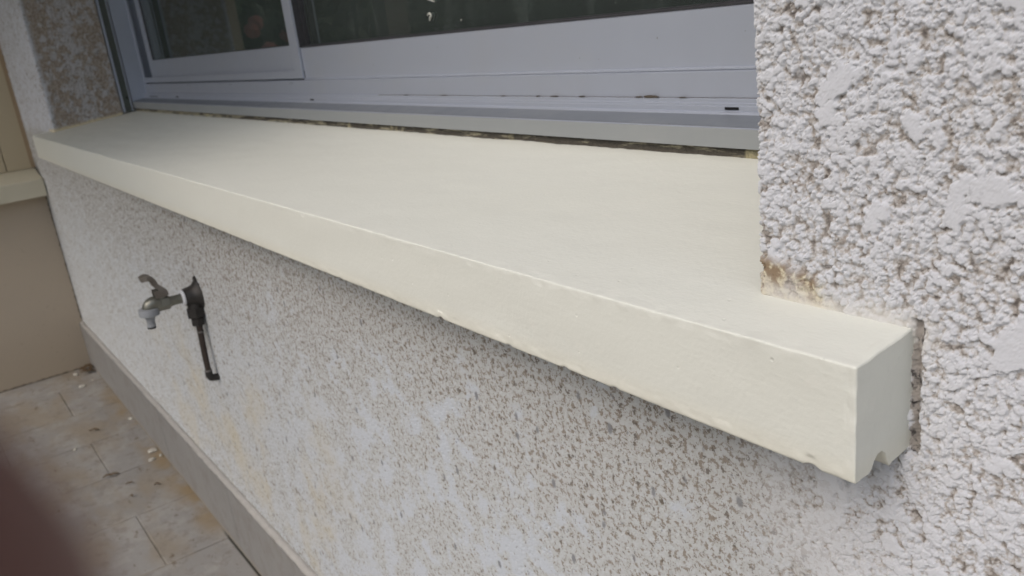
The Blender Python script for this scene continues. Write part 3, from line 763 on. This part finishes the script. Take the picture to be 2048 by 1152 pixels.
# ------------------------------------------------------------------ garden behind the camera (seen mirrored in the panes)
def foliage(c, rad, n, size, seed):
    r = np.random.default_rng(seed)
    d = r.normal(size=(n, 3)); d /= np.linalg.norm(d, axis=1)[:, None]
    rr = r.uniform(.35, 1, n) ** .5
    lump = 1 + .28 * np.sin(d[:, 0] * 5 + seed) * np.cos(d[:, 1] * 6 + 2) + .2 * np.sin(d[:, 2] * 9 + seed)
    p = np.array(c) + d * (rr * lump)[:, None] * np.array(rad)
    a = r.normal(size=(n, 3)); a /= np.linalg.norm(a, axis=1)[:, None]
    b = np.cross(a, r.normal(size=(n, 3))); b /= np.linalg.norm(b, axis=1)[:, None]
    s = size * r.uniform(.6, 1.3, n)[:, None]
    V = np.stack([p - a * s, p + b * s * .45, p + a * s, p - b * s * .45], 1).reshape(-1, 3)
    F = np.arange(4 * n).reshape(n, 4); return V, F
gl_ = [simple('leaf_green_' + k, a, b, .6, ns=9) for k, a, b in (('deep', (.05, .09, .035), (.09, .13, .05)), ('mid', (.07, .11, .04), (.12, .15, .06)), ('grey', (.10, .12, .08), (.14, .15, .10)))]
bark = simple('bark', (.10, .08, .06), (.15, .12, .09), .9, bump=(60, .01))
def bush(name, label, cat, c, rad, n, size, mat, group, stems=5, parent_blossoms=()):
    e = empty(name, (c[0], c[1], FL - .05)); tag(e, label, cat, group)
    V, F = foliage(c, rad, n, size, int(abs(c[0] * 97 + c[1] * 31)) + 1)
    mesh_np('foliage', V, F, mat, e, smooth=False)
    for k in range(stems):
        an = k * 2.4; tip = (c[0] + math.cos(an) * rad[0] * .5, c[1] + math.sin(an) * rad[1] * .5, c[2] + rad[2] * .3)
        tube('stem' if name != 'tree' else 'trunk', [(c[0] + .03 * math.cos(an), c[1] + .03 * math.sin(an), FL - .05), ((c[0] * 2 + tip[0]) / 3, (c[1] * 2 + tip[1]) / 3, (FL + tip[2]) / 2), tip], [.012, .009, .004] if name != 'tree' else [.16, .12, .04], bark, e, 8)
    return e
rose_m = simple('pink_petals', (.62, .20, .17), (.72, .33, .27), .6, ns=90)
rb = bush('rose_bush', 'pink rose bush standing just past the low beige side wall', 'rose bush', (-4.35, -.80, -.30), (.36, .34, .62), 5200, .035, gl_[0], None, 6)
for (x, y, z) in ((-4.14, -.58, .26), (-4.05, -.62, .16), (-4.2, -.78, .22), (-4.1, -.85, .08), (-4.28, -.66, .30), (-4.02, -.74, -.05)):
    bm = bmesh.new(); bmesh.ops.create_icosphere(bm, subdivisions=3, radius=.038)
    for v in bm.verts: v.co *= 1 + .35 * mn.noise(v.co * 60 + Vector((x, y, z)) * 9); v.co += Vector((x, y, z))
    from_bm('rose_bloom', bm, rose_m, rb)
spots = [(-6.6, -2.3, -.2, 1.0), (-7.6, -4.2, .1, 1.3), (-6.2, -5.8, -.1, 1.1), (-4.2, -6.6, .1, 1.2), (-2.0, -7.0, -.1, 1.1), (.4, -7.3, .1, 1.3), (2.8, -7.0, 0, 1.2), (-8.6, -1.2, .0, 1.2)]
for i, (x, y, z, s) in enumerate(spots):
    bush('garden_shrub', ['shrub nearest the rose bush', 'tall shrub left of the pale kerb', 'shrub behind the left kerb end', 'shrub behind the kerb middle', 'low shrub before the pale house', 'tall shrub facing the window', 'shrub at the right garden end', 'shrub beside the far corner'][i] + ', mirrored in the panes',
         'shrub', (x, y, z), (.95 * s, .85 * s, .95 * s), 2600, .10, gl_[i % 3], 'garden shrubs mirrored in the panes', 4)
for i, (x, y, h) in enumerate(((-9.5, -6.5, 2.6), (-5.0, -10.5, 3.0), (1.5, -11.5, 2.8), (-11, -2.0, 2.2))):
    bush('tree', ['broad tree behind the shrubs on the left', 'tall tree behind the middle shrubs', 'tree opposite the right pane', 'tree beyond the rose bush'][i] + ' of the mirrored garden', 'tree', (x, y, h - .6), (2.2, 2.2, 2.2), 5200, .20, gl_[(i + 1) % 3], 'garden trees', 1)
kerb = simple('pale_garden_stone', (.42, .40, .35), (.34, .32, .28), .9, bump=(30, .01))
bm = bmesh.new(); box_into(bm, (-5.6, -4.6, FL - .1), (3.0, -4.35, -.02)); box_into(bm, (-5.65, -4.65, -.02), (3.05, -4.30, .05))
tag(from_bm('garden_wall', bm, kerb, bevel=.01), 'low pale stone garden wall in front of the shrubs', 'garden wall')
hw = simple('pale_house_render', (.50, .51, .50), (.44, .45, .44), .9)
nb = empty('neighbour_house', (-12, -7.5, FL)); tag(nb, 'pale neighbouring house beyond the garden, mirrored in the left pane', 'house')
box('wall', (-17, -9.5, FL - .05), (-12.5, -5.2, 3.2), hw, nb)
prism_x('roof', [(-9.9, 3.2), (-4.8, 3.2), (-7.35, 5.0)], -17.2, -12.3, simple('clay_roof', (.30, .13, .08), (.24, .11, .07), .9), nb)
for yy in (-8.6, -6.6): box('window', (-12.505, yy, .3), (-12.47, yy + 1.0, 1.9), dark, nb, .01)

# ------------------------------------------------------------------ the photographer's hand: one fingertip strays in front of the lens
def hand():
    Mc = Matrix.Translation(CAM) @ cam.rotation_euler.to_matrix().to_4x4()
    me = bpy.data.meshes.new('person'); vs, es, rd = [], [], []
    def add(p, r, prev=None):
        vs.append(Mc @ Vector(p)); rd.append(r); i = len(vs) - 1
        if prev is not None: es.append((prev, i))
        return i
    # index finger in camera space (x right, y up, -z ahead), metres
    palm = Vector((-.085, -.085, .035))
    root = add(palm, .030); wrist = add((-.125, -.135, .060), .026, root); fore = add((-.21, -.26, .11), .036, wrist); add((-.30, -.40, .16), .042, fore)
    def finger(base, pts, rs):
        b = add(base, rs[0] * 1.15, root); prev = b
        for p, r in zip(pts, rs): prev = add(p, r, prev)
    finger((-.068, -.052, .018), [(-.054, -.038, .000), (-.036, -.0245, -.014), (-.0195, -.0102, -.0195), (-.0126, -.0038, -.0205)], [.0092, .0092, .0094, .0094])
    finger((-.058, -.068, .020), [(-.036, -.062, .010), (-.014, -.056, .008), (.004, -.052, .010)], [.0095, .0088, .0078])
    finger((-.056, -.088, .026), [(-.032, -.086, .018), (-.012, -.082, .018), (.002, -.078, .020)], [.0092, .0085, .0075])
    finger((-.060, -.106, .034), [(-.040, -.108, .030), (-.024, -.106, .030), (-.012, -.103, .031)], [.0080, .0074, .0066])
    finger((-.098, -.072, .050), [(-.086, -.048, .056), (-.066, -.032, .054)], [.0115, .0100])
    me.from_pydata([tuple(v) for v in vs], es, []); me.update()
    o = bpy.data.objects.new('person', me); COL.objects.link(o)
    sk_ = o.modifiers.new('skin', 'SKIN'); sk_.use_smooth_shade = True
    for i, v in enumerate(me.skin_vertices[0].data): v.radius = (rd[i], rd[i]); v.use_root = (i == 0); v.use_loose = False
    sb = o.modifiers.new('sub', 'SUBSURF'); sb.levels = 2; sb.render_levels = 2
    me.materials.append(simple('skin', (.12, .045, .035), (.10, .038, .03), .6, ns=120, Subsurface_Weight=.0))
    tag(o, 'blurred reddish brown fingertip of the photographer in the bottom left corner', 'person')
hand()
def phone():
    Mc = Matrix.Translation(CAM) @ cam.rotation_euler.to_matrix().to_4x4()
    t = empty('phone', CAM); tag(t, 'dark slim phone added out of view, keeping light off the fingertip', 'phone')  # unseen phone, added so the finger side facing the lens stays dark
    def cbox(name, a, b, mat, bev):
        bm = bmesh.new(); box_into(bm, a, b); bmesh.ops.bevel(bm, geom=bm.edges[:], offset=bev, segments=3, affect='EDGES')
        bm.transform(Mc); return from_bm(name, bm, mat, t)
    cbox('body', (-.135, -.046, .0105), (.014, .026, .0185), simple('dark_phone_shell', (.03, .03, .035), (.04, .04, .045), .35), .003)
    cbox('screen', (-.129, -.043, .0180), (.008, .023, .0189), simple('phone_screen', (.01, .01, .012), rough=.08), .0003)
    bm = bmesh.new(); lathe_into(bm, [(0, .006), (.0015, .006), (.002, .0055)], (0, 0, .0108), (0, 0, -1), 24); bm.transform(Mc)
    from_bm('lens_ring', bm, M['black'], t, smooth=True)
phone()
